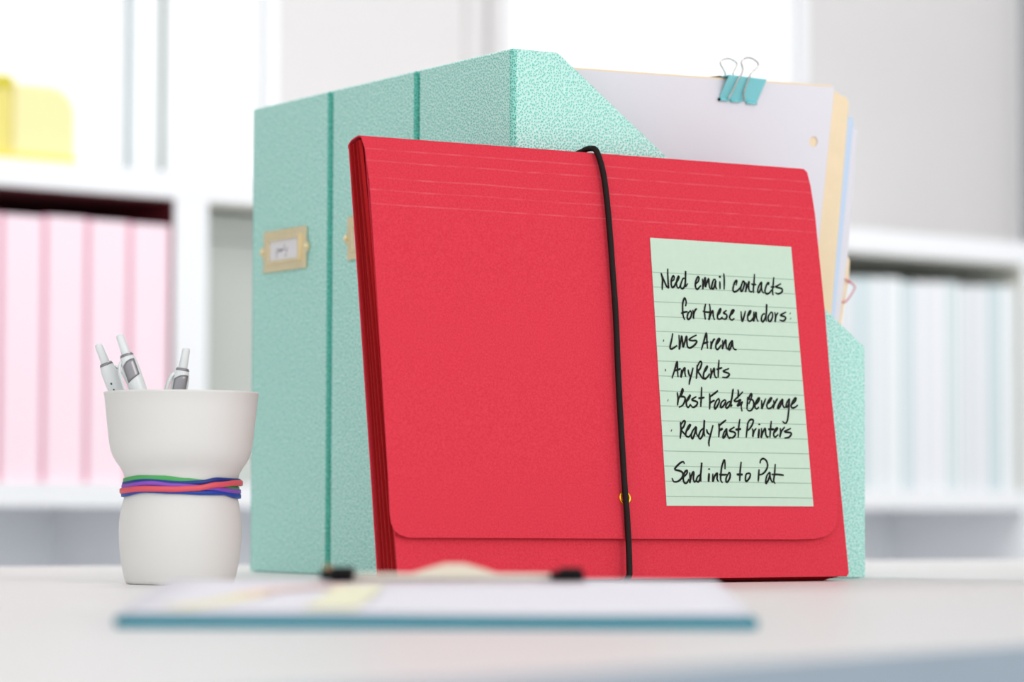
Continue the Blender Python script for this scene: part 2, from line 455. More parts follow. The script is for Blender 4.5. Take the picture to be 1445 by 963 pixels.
# yellow boxes on the left bookcase
def rbox(x0, x1, y0, y1, z0, z1, r0, r1, n=8):
    """front outline with rounded upper corners, radii r0 (left) r1 (right)"""
    pts = [(x0, z0), (x1, z0)]
    for i in range(n+1):
        w = math.pi/2*i/n
        pts.append((x1-r1+r1*math.cos(w), z1-r1+r1*math.sin(w)))
    for i in range(n+1):
        w = math.pi/2+math.pi/2*i/n
        pts.append((x0+r0+r0*math.cos(w), z1-r0+r0*math.sin(w)))
    return MB().prism([(a, y0, b) for a, b in pts], [(a, y1, b) for a, b in pts])
t = Thing('plastic_box', F_CASE, (0.06, 0.08, TT), 'pale yellow box with a rounded top corner on the left bookcase', 'box', 'yellow boxes on the left bookcase')
t.part('body', rbox(0.0275, 0.1140, 0.02, 0.15, TT+0.004, 0.5585, 0.004, 0.034), M['yellow'], smooth=False, bevel=0.002)
t.part('foot_rim', MB().box(0.0255, 0.1165, 0.018, 0.152, TT, TT+0.010), M['yellow2'], bevel=0.001, label='mustard foot rim')
t = Thing('plastic_box', F_CASE, (-0.05, 0.08, TT), 'taller deep yellow box cut off by the left edge of the photo', 'box', 'yellow boxes on the left bookcase')
t.part('body', rbox(-0.095, 0.0245, 0.016, 0.15, TT+0.004, 0.556, 0.01, 0.004), mat('straw yellow plastic', lin(226, 213, 118), 0.4), bevel=0.002)
t.part('foot_rim', MB().box(-0.097, 0.0251, 0.014, 0.152, TT, TT+0.010), M['yellow2'], bevel=0.001, label='mustard foot rim')
t.part('lid', rbox(-0.098, 0.0251, 0.014, 0.152, 0.552, 0.566, 0.008, 0.006), mat('olive yellow plastic', lin(210, 198, 30), 0.4), bevel=0.001, label='olive yellow lid')

# ------------------------------------------------------------------ magazine files
FL, FH, FA, FLIP = 0.2698, 0.32, 0.0331, 0.1491
def topz(b):
    return FH if b <= FA else FH - (b-FA)*(FH-FLIP)/(FL-FA)
def file_wall(a0, a1):
    """U-shaped wall: near side panel, spine, far side panel, one folded board with rolled corners"""
    th = 0.0026; R = 0.003
    bs = [FL, FL*0.75, FL*0.5, FL*0.25, FA+0.001, FA, FA-0.001, 0.012, 0.0042, R]
    path = [(b, a0, 0, -1) for b in bs]
    for i in range(1, 5):
        w = math.pi/2*i/5; path.append((R-R*math.sin(w), a0+R-R*math.cos(w), -math.sin(w), -math.cos(w)))
    path += [(0, a0+R, -1, 0), (0, (a0+a1)/2, -1, 0), (0, a1-R, -1, 0)]
    for i in range(1, 5):
        w = math.pi/2*i/5; path.append((R-R*math.cos(w), a1-R+R*math.sin(w), -math.cos(w), math.sin(w)))
    path += [(b, a1, 0, 1) for b in reversed(bs)]
    vs = []
    for (b, a, nb, na) in path:
        z1 = topz(b); zi = topz(b-nb*th) if False else z1
        ch = 0.0008
        for (off, z) in ((0, 0.0006), (0, z1-ch), (-ch, z1), (-th+ch, z1), (-th, z1-ch), (-th, 0.0006)):
            vs.append((b+nb*off, a+na*off, z))
    n = len(path); fs = []
    for i in range(n-1):
        for k in range(6):
            l = (k+1) % 6
            fs.append((i*6+k, (i+1)*6+k, (i+1)*6+l, i*6+l))
    fs.append(tuple(range(6))); fs.append(tuple(range((n-1)*6, n*6))[::-1])
    return MB().add(vs, fs)

def holder(t, ac, zc):
    """brass label holder on the spine face (b = 0), a runs to the left in view"""
    w, h = 0.0305, 0.0142                       # half sizes of the plate
    cw, ch = 0.0232, 0.0088
    pts_o = [(-w, -h), (w, -h), (w, -0.0052)]
    for i in range(7):
        q = -math.pi/2+math.pi*i/6; pts_o.append((w+0.0040*math.cos(q), 0.0040*math.sin(q)))
    pts_o += [(w, 0.0052), (w, h), (-w, h), (-w, 0.0052)]
    for i in range(7):
        q = math.pi/2+math.pi*i/6; pts_o.append((-w+0.0040*math.cos(q), 0.0040*math.sin(q)))
    pts_o += [(-w, -0.0052)]
    # plate as a ring of quads between the outer outline and a rounded opening
    n = len(pts_o); pts_i = []
    for (px, pz) in pts_o:
        m = max(abs(px)/cw, abs(pz)/ch); pts_i.append((px/m, pz/m))
    vs = []
    for (b, P) in ((-0.0006, pts_o), (-0.0014, pts_o), (-0.0014, pts_i), (-0.0006, pts_i)):
        vs += [(b, ac+px, zc+pz) for px, pz in P]
    fs = []
    for lay in range(4):
        l2 = (lay+1) % 4
        for i in range(n):
            j = (i+1) % n; fs.append((lay*n+i, lay*n+j, l2*n+j, l2*n+i))
    hp = t.part('label_holder', MB().add(vs, fs), M['brass'], bevel=0.0003, label='pale brass label holder')
    # raised lip round the card
    lip = MB()
    for k, (ww, hh, d0) in enumerate(((0.0235, 0.0091, -0.0031),)):
        o = [(-ww, -hh), (ww, -hh), (ww, hh), (-ww, hh)]; i_ = [(-ww+0.0026, -hh+0.0022), (ww-0.0026, -hh+0.0022), (ww-0.0026, hh-0.0022), (-ww+0.0026, hh-0.0022)]
        vs = [(b, ac+px, zc+pz) for (b, P) in ((-0.0012, o), (d0, o), (d0, i_), (-0.0012, i_)) for px, pz in P]
        fs = [(lay*4+i, lay*4+(i+1) % 4, ((lay+1) % 4)*4+(i+1) % 4, ((lay+1) % 4)*4+i) for lay in range(4) for i in range(4)]
        lip.add(vs, fs)
    t.part('card_lip', lip, M['brass'], parent=hp, bevel=0.0004)
    t.part('name_card', MB().box(-0.0013, -0.0009, ac-0.0222, ac+0.0222, zc-0.0080, zc+0.0080), M['card'], parent=hp, label='white name card with a faint handwritten word')
    # a faint handwritten word
    word = [[(-0.009, -0.001), (-0.0088, -0.005), (-0.0087, -0.001), (-0.0078, 0.0005), (-0.0070, -0.0008), (-0.0078, -0.0018)],
            [(-0.0062, 0.0), (-0.0055, -0.0015), (-0.0048, 0.0), (-0.0046, -0.0015), (-0.0040, 0.0002), (-0.0034, -0.0014), (-0.0028, 0.0002), (-0.0024, -0.0014)],
            [(-0.0014, 0.0002), (-0.0012, -0.0012)], [(-0.0002, 0.0024), (0.0, -0.0012)], [(0.0012, 0.0002), (0.002, -0.0014)], [(0.0036, 0.0006), (0.0018, -0.0040), (0.0008, -0.0036)]]
    wm_ = MB()
    for st in word:
        sp = smoothpath([(x_*1.25, 0, z_*1.25) for x_, z_ in st], 4)
        r_ = MB().ribbon([(p.x, p.z) for p in sp], 0.0006)
        wm_.add([(-0.00135, ac-vx, zc+vz+0.0008) for (vx, vy, vz) in r_.v], r_.f)
    t.part('handwriting', wm_, M['pencil'], parent=hp, fix=False)
    for sgn in (-1, 1):
        pin = MB().lathe([(0.0001, 0.0026), (0.0012, 0.0023), (0.0019, 0.0014), (0.0021, 0.0), (0.0016, -0.0012)][::-1], 16)
        # turn the pin head to face outwards (-b)
        v2 = [(-0.0012-z_, ac+sgn*0.0312+x_, zc+y_) for (x_, y_, z_) in pin.v]
        p2 = MB(); p2.add(v2, pin.f)
        t.part('pin', p2, M['brass'], parent=hp, smooth=True)

flabels = ['mint pebbled magazine file nearest the red wallet, slanted side showing, full of papers',
           'middle mint pebbled magazine file, its label holder half hidden by the red wallet',
           'leftmost mint pebbled magazine file, the whole brass label holder showing']
for k in range(3):
    a0 = k*FW + (0.0009 if k else 0.0); a1 = (k+1)*FW - (0.0009 if k < 2 else 0.0)
    t = Thing('magazine_file', F_FILE, (FL/2, (a0+a1)/2, 0), flabels[k], 'magazine file', 'mint magazine files')
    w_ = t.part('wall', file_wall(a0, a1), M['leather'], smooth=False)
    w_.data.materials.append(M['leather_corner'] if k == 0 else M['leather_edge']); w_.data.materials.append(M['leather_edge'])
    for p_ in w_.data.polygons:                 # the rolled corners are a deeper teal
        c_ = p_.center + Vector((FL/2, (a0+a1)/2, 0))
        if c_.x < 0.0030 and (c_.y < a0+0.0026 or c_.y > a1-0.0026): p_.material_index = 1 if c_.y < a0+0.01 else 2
    t.part('front_lip', MB().box(FL-0.0026, FL, a0+0.0028, a1-0.0028, 0.0006, FLIP-0.001), M['leather'])
    t.part('bottom', MB().box(0.0028, FL-0.0028, a0+0.0028, a1-0.0028, 0.0, 0.0026), M['leather_in'])
    holder(t, (a0+a1)/2+0.0045*(1 if k == 2 else 0) if k == 2 else (a0+a1)/2, 0.2187 if k == 2 else 0.2197)

# ------------------------------------------------------------------ papers in the near file
def sheet_y(z, off): return 0.08 + off - 0.15625*z
def sheet(name, outline, off, th, material, label, cat, hole=None, group=None):
    A = [(b, sheet_y(z, off), z) for b, z in outline]; B = [(b, sheet_y(z, off)+th, z) for b, z in outline]
    mb = MB()
    if hole is None:
        mb.prism(A, B)
        return solo(name, F_FILE, mb, material, label, cat, group)
    hb, hz, hr = hole; n = 24
    # bridge outline to a round hole: rays from the hole centre
    ring = []; outer = []
    def hit(w):
        best = None; dx, dz = math.cos(w), math.sin(w)
        for i in range(len(outline)):
            x1, z1 = outline[i]; x2, z2 = outline[(i+1) % len(outline)]
            ex, ez = x2-x1, z2-z1; den = dx*ez-dz*ex
            if abs(den) < 1e-12: continue
            tt = ((x1-hb)*ez-(z1-hz)*ex)/den; ss = ((x1-hb)*dz-(z1-hz)*dx)/den
            if tt > 0 and -1e-6 <= ss <= 1+1e-6 and (best is None or tt < best): best = tt
        return best
    angs = sorted(set([2*math.pi*i/n for i in range(n)] + [math.atan2(z-hz, b-hb) % (2*math.pi) for b, z in outline]))
    for w in angs:
        ring.append((hb+hr*math.cos(w), hz+hr*math.sin(w))); d = hit(w); outer.append((hb+d*math.cos(w), hz+d*math.sin(w)))
    m = len(angs); vs = []
    for lst, o in ((outer, 0), (ring, 0), (ring, th), (outer, th)):
        vs += [(b, sheet_y(z, off)+o, z) for b, z in lst]
    fs = [(l*m+i, l*m+(i+1) % m, ((l+1) % 4)*m+(i+1) % m, ((l+1) % 4)*m+i) for l in range(4) for i in range(m)]
    mb.add(vs, fs)
    return solo(name, F_FILE, mb, material, label, cat, group)
sheet('paper_sheet', [(0.053, 0.0045), (0.264, 0.0045), (0.2685, 0.15), (0.2697, 0.3200), (0.2688, 0.3209), (0.053, 0.3160)], 0, 0.0005, M['paper'],
      'white punched paper sheets clipped together, front of the papers in the right mint file', 'paper', hole=(0.2567, 0.2846, 0.0034))
def fold(top_l, pts, lowb=0.262): return [(0.05, 0.0045), (lowb, 0.0045), (lowb, 0.1535)] + pts + [top_l]
def arc(cb, cz, r, a0, a1, n=6): return [(cb+r*math.cos(math.radians(a0+(a1-a0)*i/n)), cz+r*math.sin(math.radians(a0+(a1-a0)*i/n))) for i in range(n+1)]
sheet('file_folder', fold((0.05, 0.3171), [(0.2857, 0.1560), (0.2857, 0.175)] + arc(0.2775, 0.3100, 0.0060, 0, 90) + [(0.2715, 0.3180), (0.2679, 0.3221)]), 0.0008, 0.0010, M['manila'],
      'manila folder directly behind the white punched sheets, rounded corner up', 'folder', group='manila folders in the right mint file')
sheet('paper_sheet', fold((0.05, 0.297), [(0.2895, 0.156), (0.2895, 0.3005), (0.2880, 0.3020)]), 0.0055, 0.0008, M['bluepaper'],
      'pale blue sheet just behind the tall manila folder', 'paper', group='blue sheets in the right mint file')
sheet('paper_sheet', fold((0.05, 0.298), [(0.2945, 0.1565), (0.2950, 0.3030), (0.2917, 0.3036)]), 0.0085, 0.0010, mat('sky blue paper', lin(206, 226, 250), 0.85),
      'sky blue sheet, second blue one, sticking out farther right', 'paper', group='blue sheets in the right mint file')
sheet('paper_sheet', fold((0.05, 0.292), [(0.3012, 0.1570), (0.3036, 0.2130), (0.3018, 0.2963), (0.2985, 0.2978)]), 0.0120, 0.0012, M['paper'],
      'plain white sheets behind the blue sheets, rearmost tall paper', 'paper')
sheet('file_folder', fold((0.05, 0.2138), [(0.3063, 0.1575), (0.3095, 0.2003)] + arc(0.3045, 0.2092, 0.0047, -10, 90, 5)), 0.0160, 0.0010, M['manila'],
      'short manila folder at the back, its tab holding the coral paper clip', 'folder', group='manila folders in the right mint file')

# coral paper clip on the tab of the short folder
pc = [(0.2990, 0.0153, 0.2024), (0.3040, 0.0153, 0.1990), (0.3100, 0.0153, 0.1955), (0.3112, 0.0161, 0.1957), (0.3108, 0.0178, 0.1990), (0.3122, 0.0176, 0.1968),
      (0.3152, 0.0163, 0.1944), (0.3150, 0.0156, 0.1925), (0.3110, 0.0153, 0.1868), (0.3075, 0.0153, 0.1831), (0.3050, 0.0153, 0.1835), (0.2985, 0.0153, 0.1895)]
pc2 = [(0.3000, 0.0), (0.3098, 0.0)]
def pcp(b, off, z): return (b, sheet_y(z, off) - 0.0003, z)
front1 = [pcp(0.2975, 0.0150, 0.2030), pcp(0.3035, 0.0150, 0.1995), pcp(0.3098, 0.0150, 0.1956)]
loop = [pcp(0.3080, 0.0185, 0.2000), pcp(0.3100, 0.0182, 0.1983), pcp(0.3135, 0.0170, 0.1955), pcp(0.3152, 0.0162, 0.1937), pcp(0.3145, 0.0156, 0.1915), pcp(0.3105, 0.0150, 0.1862),
        pcp(0.3078, 0.0150, 0.1832), pcp(0.3058, 0.0150, 0.1828), pcp(0.3035, 0.0150, 0.1842), pcp(0.2975, 0.0150, 0.1905)]
t = Thing('paper_clip', F_FILE, (0.306, sheet_y(0.183, 0.015), 0.183), 'coral pink wire paper clip on the edge of the short manila folder', 'paper clip')
t.part('wire', MB().tube(smoothpath(front1, 6), 0.00055, seg=8).tube(smoothpath(loop, 6), 0.00055, seg=8), M['pinkwire'], smooth=True)

# aqua binder clip on the top edge of the white sheets
t = Thing('binder_clip', F_FILE, (0.194, sheet_y(0.3055, 0), 0.3055), 'aqua blue binder clip with wire handles on top of the white punched sheets', 'binder clip')
def cp(b, z, d): return (b, sheet_y(z, 0)+d, z)
TL, TR, BR, BL = (0.1794, 0.3207), (0.2094, 0.3201), (0.2073, 0.3062), (0.1768, 0.3062)
# front and back jaws, top spine
t.part('jaw', MB().prism([cp(*TL, -0.0062), cp(*TR, -0.0062), cp(*BR, -0.0006), cp(*BL, -0.0006)],
                         [cp(*TL, -0.0056), cp(*TR, -0.0056), cp(*BR, -0.0001), cp(*BL, -0.0001)]), M['clipteal'], bevel=0.0002, label='aqua front jaw')
t.part('jaw', MB().prism([cp(*TL, 0.0078), cp(*TR, 0.0078), cp(*BR, 0.0022), cp(*BL, 0.0022)],
                         [cp(*TL, 0.0072), cp(*TR, 0.0072), cp(*BR, 0.0016), cp(*BL, 0.0016)]), M['clipteal'], label='aqua rear jaw')
t.part('clip_spine', MB().prism([cp(0.1790, 0.3212, -0.0062), cp(0.2094, 0.3206, -0.0062), cp(0.2094, 0.3206, 0.0078), cp(0.1790, 0.3212, 0.0078)],
                                [cp(0.1790, 0.3205, -0.0062), cp(0.2094, 0.3199, -0.0062), cp(0.2094, 0.3199, 0.0078), cp(0.1790, 0.3205, 0.0078)]), M['clipteal'])
t.part('spine_end', MB().prism([cp(0.1772, 0.3212, 0.0010), cp(0.1788, 0.3212, 0.0010), cp(0.1788, 0.3212, 0.0090), cp(0.1735, 0.3212, 0.0090)],
                               [cp(0.1772, 0.3195, 0.0010), cp(0.1788, 0.3195, 0.0010), cp(0.1788, 0.3195, 0.0090), cp(0.1735, 0.3195, 0.0090)]), M['black'], label='black inner end of the clip spine')
for (b0, b1) in ((0.1772, 0.1843), (0.1860, 0.1930), (0.1982, 0.2066)):
    t.part('curl', MB().tube([cp(b0, 0.3060-(b0-0.1772)*0.02, -0.0014), cp(b1, 0.3060-(b1-0.1772)*0.02, -0.0014)], 0.0009, seg=12), M['clipteal'], smooth=True)
t.part('end_cap', MB().box(0.1762, 0.1771, sheet_y(0.306, 0)-0.0022, sheet_y(0.306, 0)-0.0004, 0.3051, 0.3068), M['black'])
wf = [(0.1845, 0.3061), (0.1859, 0.3110), (0.1859, 0.3180), (0.1883, 0.3224), (0.1889, 0.3252), (0.1880, 0.3275), (0.1872, 0.3293), (0.1882, 0.3312), (0.1918, 0.3328), (0.1966, 0.3322), (0.2007, 0.3297), (0.1998, 0.3272), (0.1962, 0.3238), (0.1944, 0.3196), (0.1934, 0.3110), (0.1955, 0.3061)]
wf[1] = (0.1842, 0.3110); wf[0] = (0.1822, 0.3063)
t.part('wire_handle', MB().tube(smoothpath([cp(b, z, -0.0030-0.0042*min(1, max(0, (z-0.3061)/0.0145))) for b, z in wf], 5), 0.00058, seg=8), M['wire'], smooth=True)
wb = [(0.1875, 0.3100), (0.1872, 0.3205), (0.1866, 0.3245), (0.1845, 0.3272), (0.1823, 0.3299), (0.1824, 0.3318), (0.1848, 0.3331), (0.1883, 0.3338), (0.1925, 0.3329), (0.1953, 0.3311), (0.1944, 0.3280), (0.1930, 0.3247), (0.1940, 0.3205), (0.1940, 0.3100)]
t.part('wire_handle', MB().tube(smoothpath([cp(b, z, 0.0040+0.0046*min(1, max(0, (z-0.3061)/0.0145))) for b, z in wb], 5), 0.00048, seg=8), M['wire'], smooth=True)

# ------------------------------------------------------------------ red expanding wallet
HF = 0.2590; WF = 0.3215
def thick(v): return 0.0235 + (0.0141-0.0235)*v/HF
def flapN(v): return 0.0012 + 0.0028*(1-v/HF)
def P(u, v, n): return (u, -n, v)              # wallet frame: x across, -y out of the face, z up the face
t = Thing('expanding_wallet', F_FOLD, (WF/2, 0.012, 0), 'red card expanding wallet with flap leaning on the mint files', 'wallet')
fo = [(0.0008, 0.0), (WF-0.0020, 0.0), (WF-0.0002, 0.0020), (WF+0.001, 0.12), (WF, HF-0.004), (WF-0.003, HF-0.001), (0.0008, HF-0.002), (0.0, HF-0.01), (0.0, 0.004)]
t.part('front_panel', MB().prism([P(u, v, 0.0) for u, v in fo], [P(u, v, -0.0010) for u, v in fo]), M['red'])
bo = [(0.0, 0.0), (WF, 0.0), (WF, HF), (0.001, HF), (-0.0028, HF-0.003), (-0.0018, HF*0.7), (-0.0006, HF*0.3)]
t.part('back_panel', MB().prism([P(u, v, -thick(v)+0.0010) for u, v in bo], [P(u, v, -thick(v)) for u, v in bo]), M['red'])
# pleated side gussets and the pleated bottom
def gusset(u0, sgn):
    mb = MB(); NP = 5; rows = 24; vs = []
    prof = []
    for i in range(NP):
        for (f, inn) in ((0.0, 0.35), (0.12, 0.0), (0.50, 0.10), (0.66, 1.0), (0.80, 1.0)):
            prof.append(((i+f)/NP, inn))
    prof.append((1.0, 0.3))
    for r in range(rows+1):
        v = 0.001 + (HF-0.004)*r/rows
        T = thick(v)-0.0014
        du = -0.0030*(r/rows)**1.5 if sgn > 0 else 0.0
        for (f, inn) in prof:
            vs.append(P(u0+du+sgn*(inn*0.0042+0.0002+0.0006*math.sin(9*f+3*v/HF)*(v/HF)), v, -0.0008-f*T))
    n = len(prof)
    fs = [(r*n+i, r*n+i+1, (r+1)*n+i+1, (r+1)*n+i) for r in range(rows) for i in range(n-1)]
    return mb.add(vs, fs)
for (u0, sg) in ((0.0, 1), (WF-0.0006, -1)):
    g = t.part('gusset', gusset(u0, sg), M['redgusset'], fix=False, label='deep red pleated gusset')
    so = g.modifiers.new('solid', 'SOLIDIFY'); so.thickness = 0.0004; so.offset = 0
T0 = thick(0)
t.part('bottom_gusset', MB().prism([P(0.002, 0.0015, -0.0010), P(WF-0.010, 0.0015, -0.0010), P(WF-0.012, -0.0012, -T0*0.5), P(WF-0.010, 0.0006, -T0+0.001), P(0.002, 0.0006, -T0+0.001)],
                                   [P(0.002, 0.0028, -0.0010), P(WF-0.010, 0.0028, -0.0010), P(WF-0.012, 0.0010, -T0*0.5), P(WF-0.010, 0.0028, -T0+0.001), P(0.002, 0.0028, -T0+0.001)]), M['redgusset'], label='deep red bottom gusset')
for k in range(1, 5):                           # divider sheets inside
    f = k/5
    t.part('divider', MB().prism([P(0.006, 0.004, -T0*f), P(WF-0.006, 0.004, -T0*f), P(WF-0.006, HF-0.014, -thick(HF)*f), P(0.006, HF-0.014, -thick(HF)*f)],
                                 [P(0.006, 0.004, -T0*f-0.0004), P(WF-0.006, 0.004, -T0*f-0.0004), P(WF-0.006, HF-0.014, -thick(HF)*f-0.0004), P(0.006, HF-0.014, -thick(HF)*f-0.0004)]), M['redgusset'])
FLAP = [(-0.00284, 0.25779), (-0.00093, 0.25053), (0.00027, 0.22997), (-0.0008, 0.16235), (-0.0034, 0.05611), (-0.0042, 0.03801), (-0.0038, 0.0328), (-0.00248, 0.02879), (0.00092, 0.02598), (0.00675, 0.02436), (0.1527, 0.02332), (0.27827, 0.0225), (0.29474, 0.0228), (0.30395, 0.0246), (0.31103, 0.02923), (0.31424, 0.03629), (0.3168, 0.05401), (0.3195, 0.09643), (0.3224, 0.16653), (0.32328, 0.22983), (0.32228, 0.24821), (0.32079, 0.25698), (0.31823, 0.2589)]
fa = [P(u, v, flapN(v)) for u, v in FLAP]; fb = [P(u, v, flapN(v)-0.0007) for u, v in FLAP]
fm = MB().prism(fa, fb)
t.part('flap', fm, M['redflap'], label='red front flap with worn score lines near the top')
# the fold over the top
topf = MB(); prof = [(0.0012, -0.0003), (-0.002, 0.0011), (-0.006, 0.0010), (-0.011, 0.0004), (-0.0146, -0.0016), (-0.0148, -0.0034)]
vs = []
for i in range(9):
    f = i/8
    u = -0.00284 + (0.31823+0.00284)*f; v0 = 0.25779 + (0.2589-0.25779)*f
    for (nn, dv) in prof:
        uu = u + (0.004*(-nn/0.0146) if i == 0 and dv > -0.01 and False else 0)
        vs.append(P(uu, v0+dv, nn))
np_ = len(prof)
topf.add(vs, [(i*np_+k, i*np_+k+1, (i+1)*np_+k+1, (i+1)*np_+k) for i in range(8) for k in range(np_-1)])
o = t.part('flap_fold', topf, M['redflap'], fix=True)
so = o.modifiers.new('solid', 'SOLIDIFY'); so.thickness = 0.0007; so.offset = -1
# brass eyelet
ey = [(0.1562+0.0034*math.cos(2*math.pi*i/24), 0.04755+0.0034*math.sin(2*math.pi*i/24)) for i in range(24)]
e = t.part('eyelet', MB().tube([P(u, v, flapN(v)+0.0004) for u, v in ey], 0.0008, closed=True, seg=8), mat('bright brass', lin(240, 190, 60), 0.25, 1.0), smooth=True, label='brass eyelet under the cord')
# elastic cord
CORD = [(0.15879, 0.25867), (0.1613, 0.24645), (0.16217, 0.22973), (0.1620, 0.20771), (0.16122, 0.18149), (0.16024, 0.15539), (0.1574, 0.11223), (0.1548, 0.05683), (0.1546, 0.04416), (0.1547, 0.03153), (0.1540, 0.01893), (0.1530, 0.00638), (0.15208, 0.00096)]
cpts = [P(0.1545, 0.235, -0.0168), P(0.1553, 0.2585, -0.0150), P(0.1566, 0.2618, -0.0075), P(0.1577, 0.2617, -0.0005)]
for i, (u, v) in enumerate(CORD): cpts.append(P(u, v, flapN(v)+(0.0034 if 0 < i < 9 else 0.0026)))
cpts += [P(0.1519, -0.0022, 0.0010), P(0.1519, -0.0024, -0.006)]
t.part('elastic_cord', MB().tube(smoothpath(cpts, 8), 0.0018, seg=12), M['cord'], smooth=True, label='black brown elastic cord')

# ------------------------------------------------------------------ ruled note stuck on the flap
NOTE = [(0.19338, 0.20746), (0.3009, 0.20715), (0.29589, 0.04277), (0.18572, 0.04289)]
def noteN(v): return flapN(v)+0.0002
t = Thing('sticky_note', F_FOLD, (0.2440, -noteN(0.043), 0.0428), 'mint green ruled note with black handwriting stuck on the red wallet', 'note')
A = [P(u, v, noteN(v)+0.0003) for u, v in NOTE]; B = [P(u, v, noteN(v)) for u, v in NOTE]
t.part('note_paper', MB().prism(A, B), M['note'])
rl = MB()
for i in range(16):
    vL = 0.0
    f = i/15
    fl = (385-335.5)/(714-335.5)+((701-385)/(714-335.5))*f
    fr = (395.5-348.5)/(715-348.5)+((703.5-395.5)/(715-348.5))*f
    lp = Vector(NOTE[0]).lerp(Vector(NOTE[3]), fl*1.0); rp = Vector(NOTE[1]).lerp(Vector(NOTE[2]), fr)
    mb = MB().ribbon([tuple(lp), tuple(rp)], 0.00042, y=lambda p: -(noteN(p[1])+0.0004))
    rl.add(mb.v, mb.f)
t.part('ruled_lines', rl, M['rule'], fix=False, label='thin grey green printed rules')
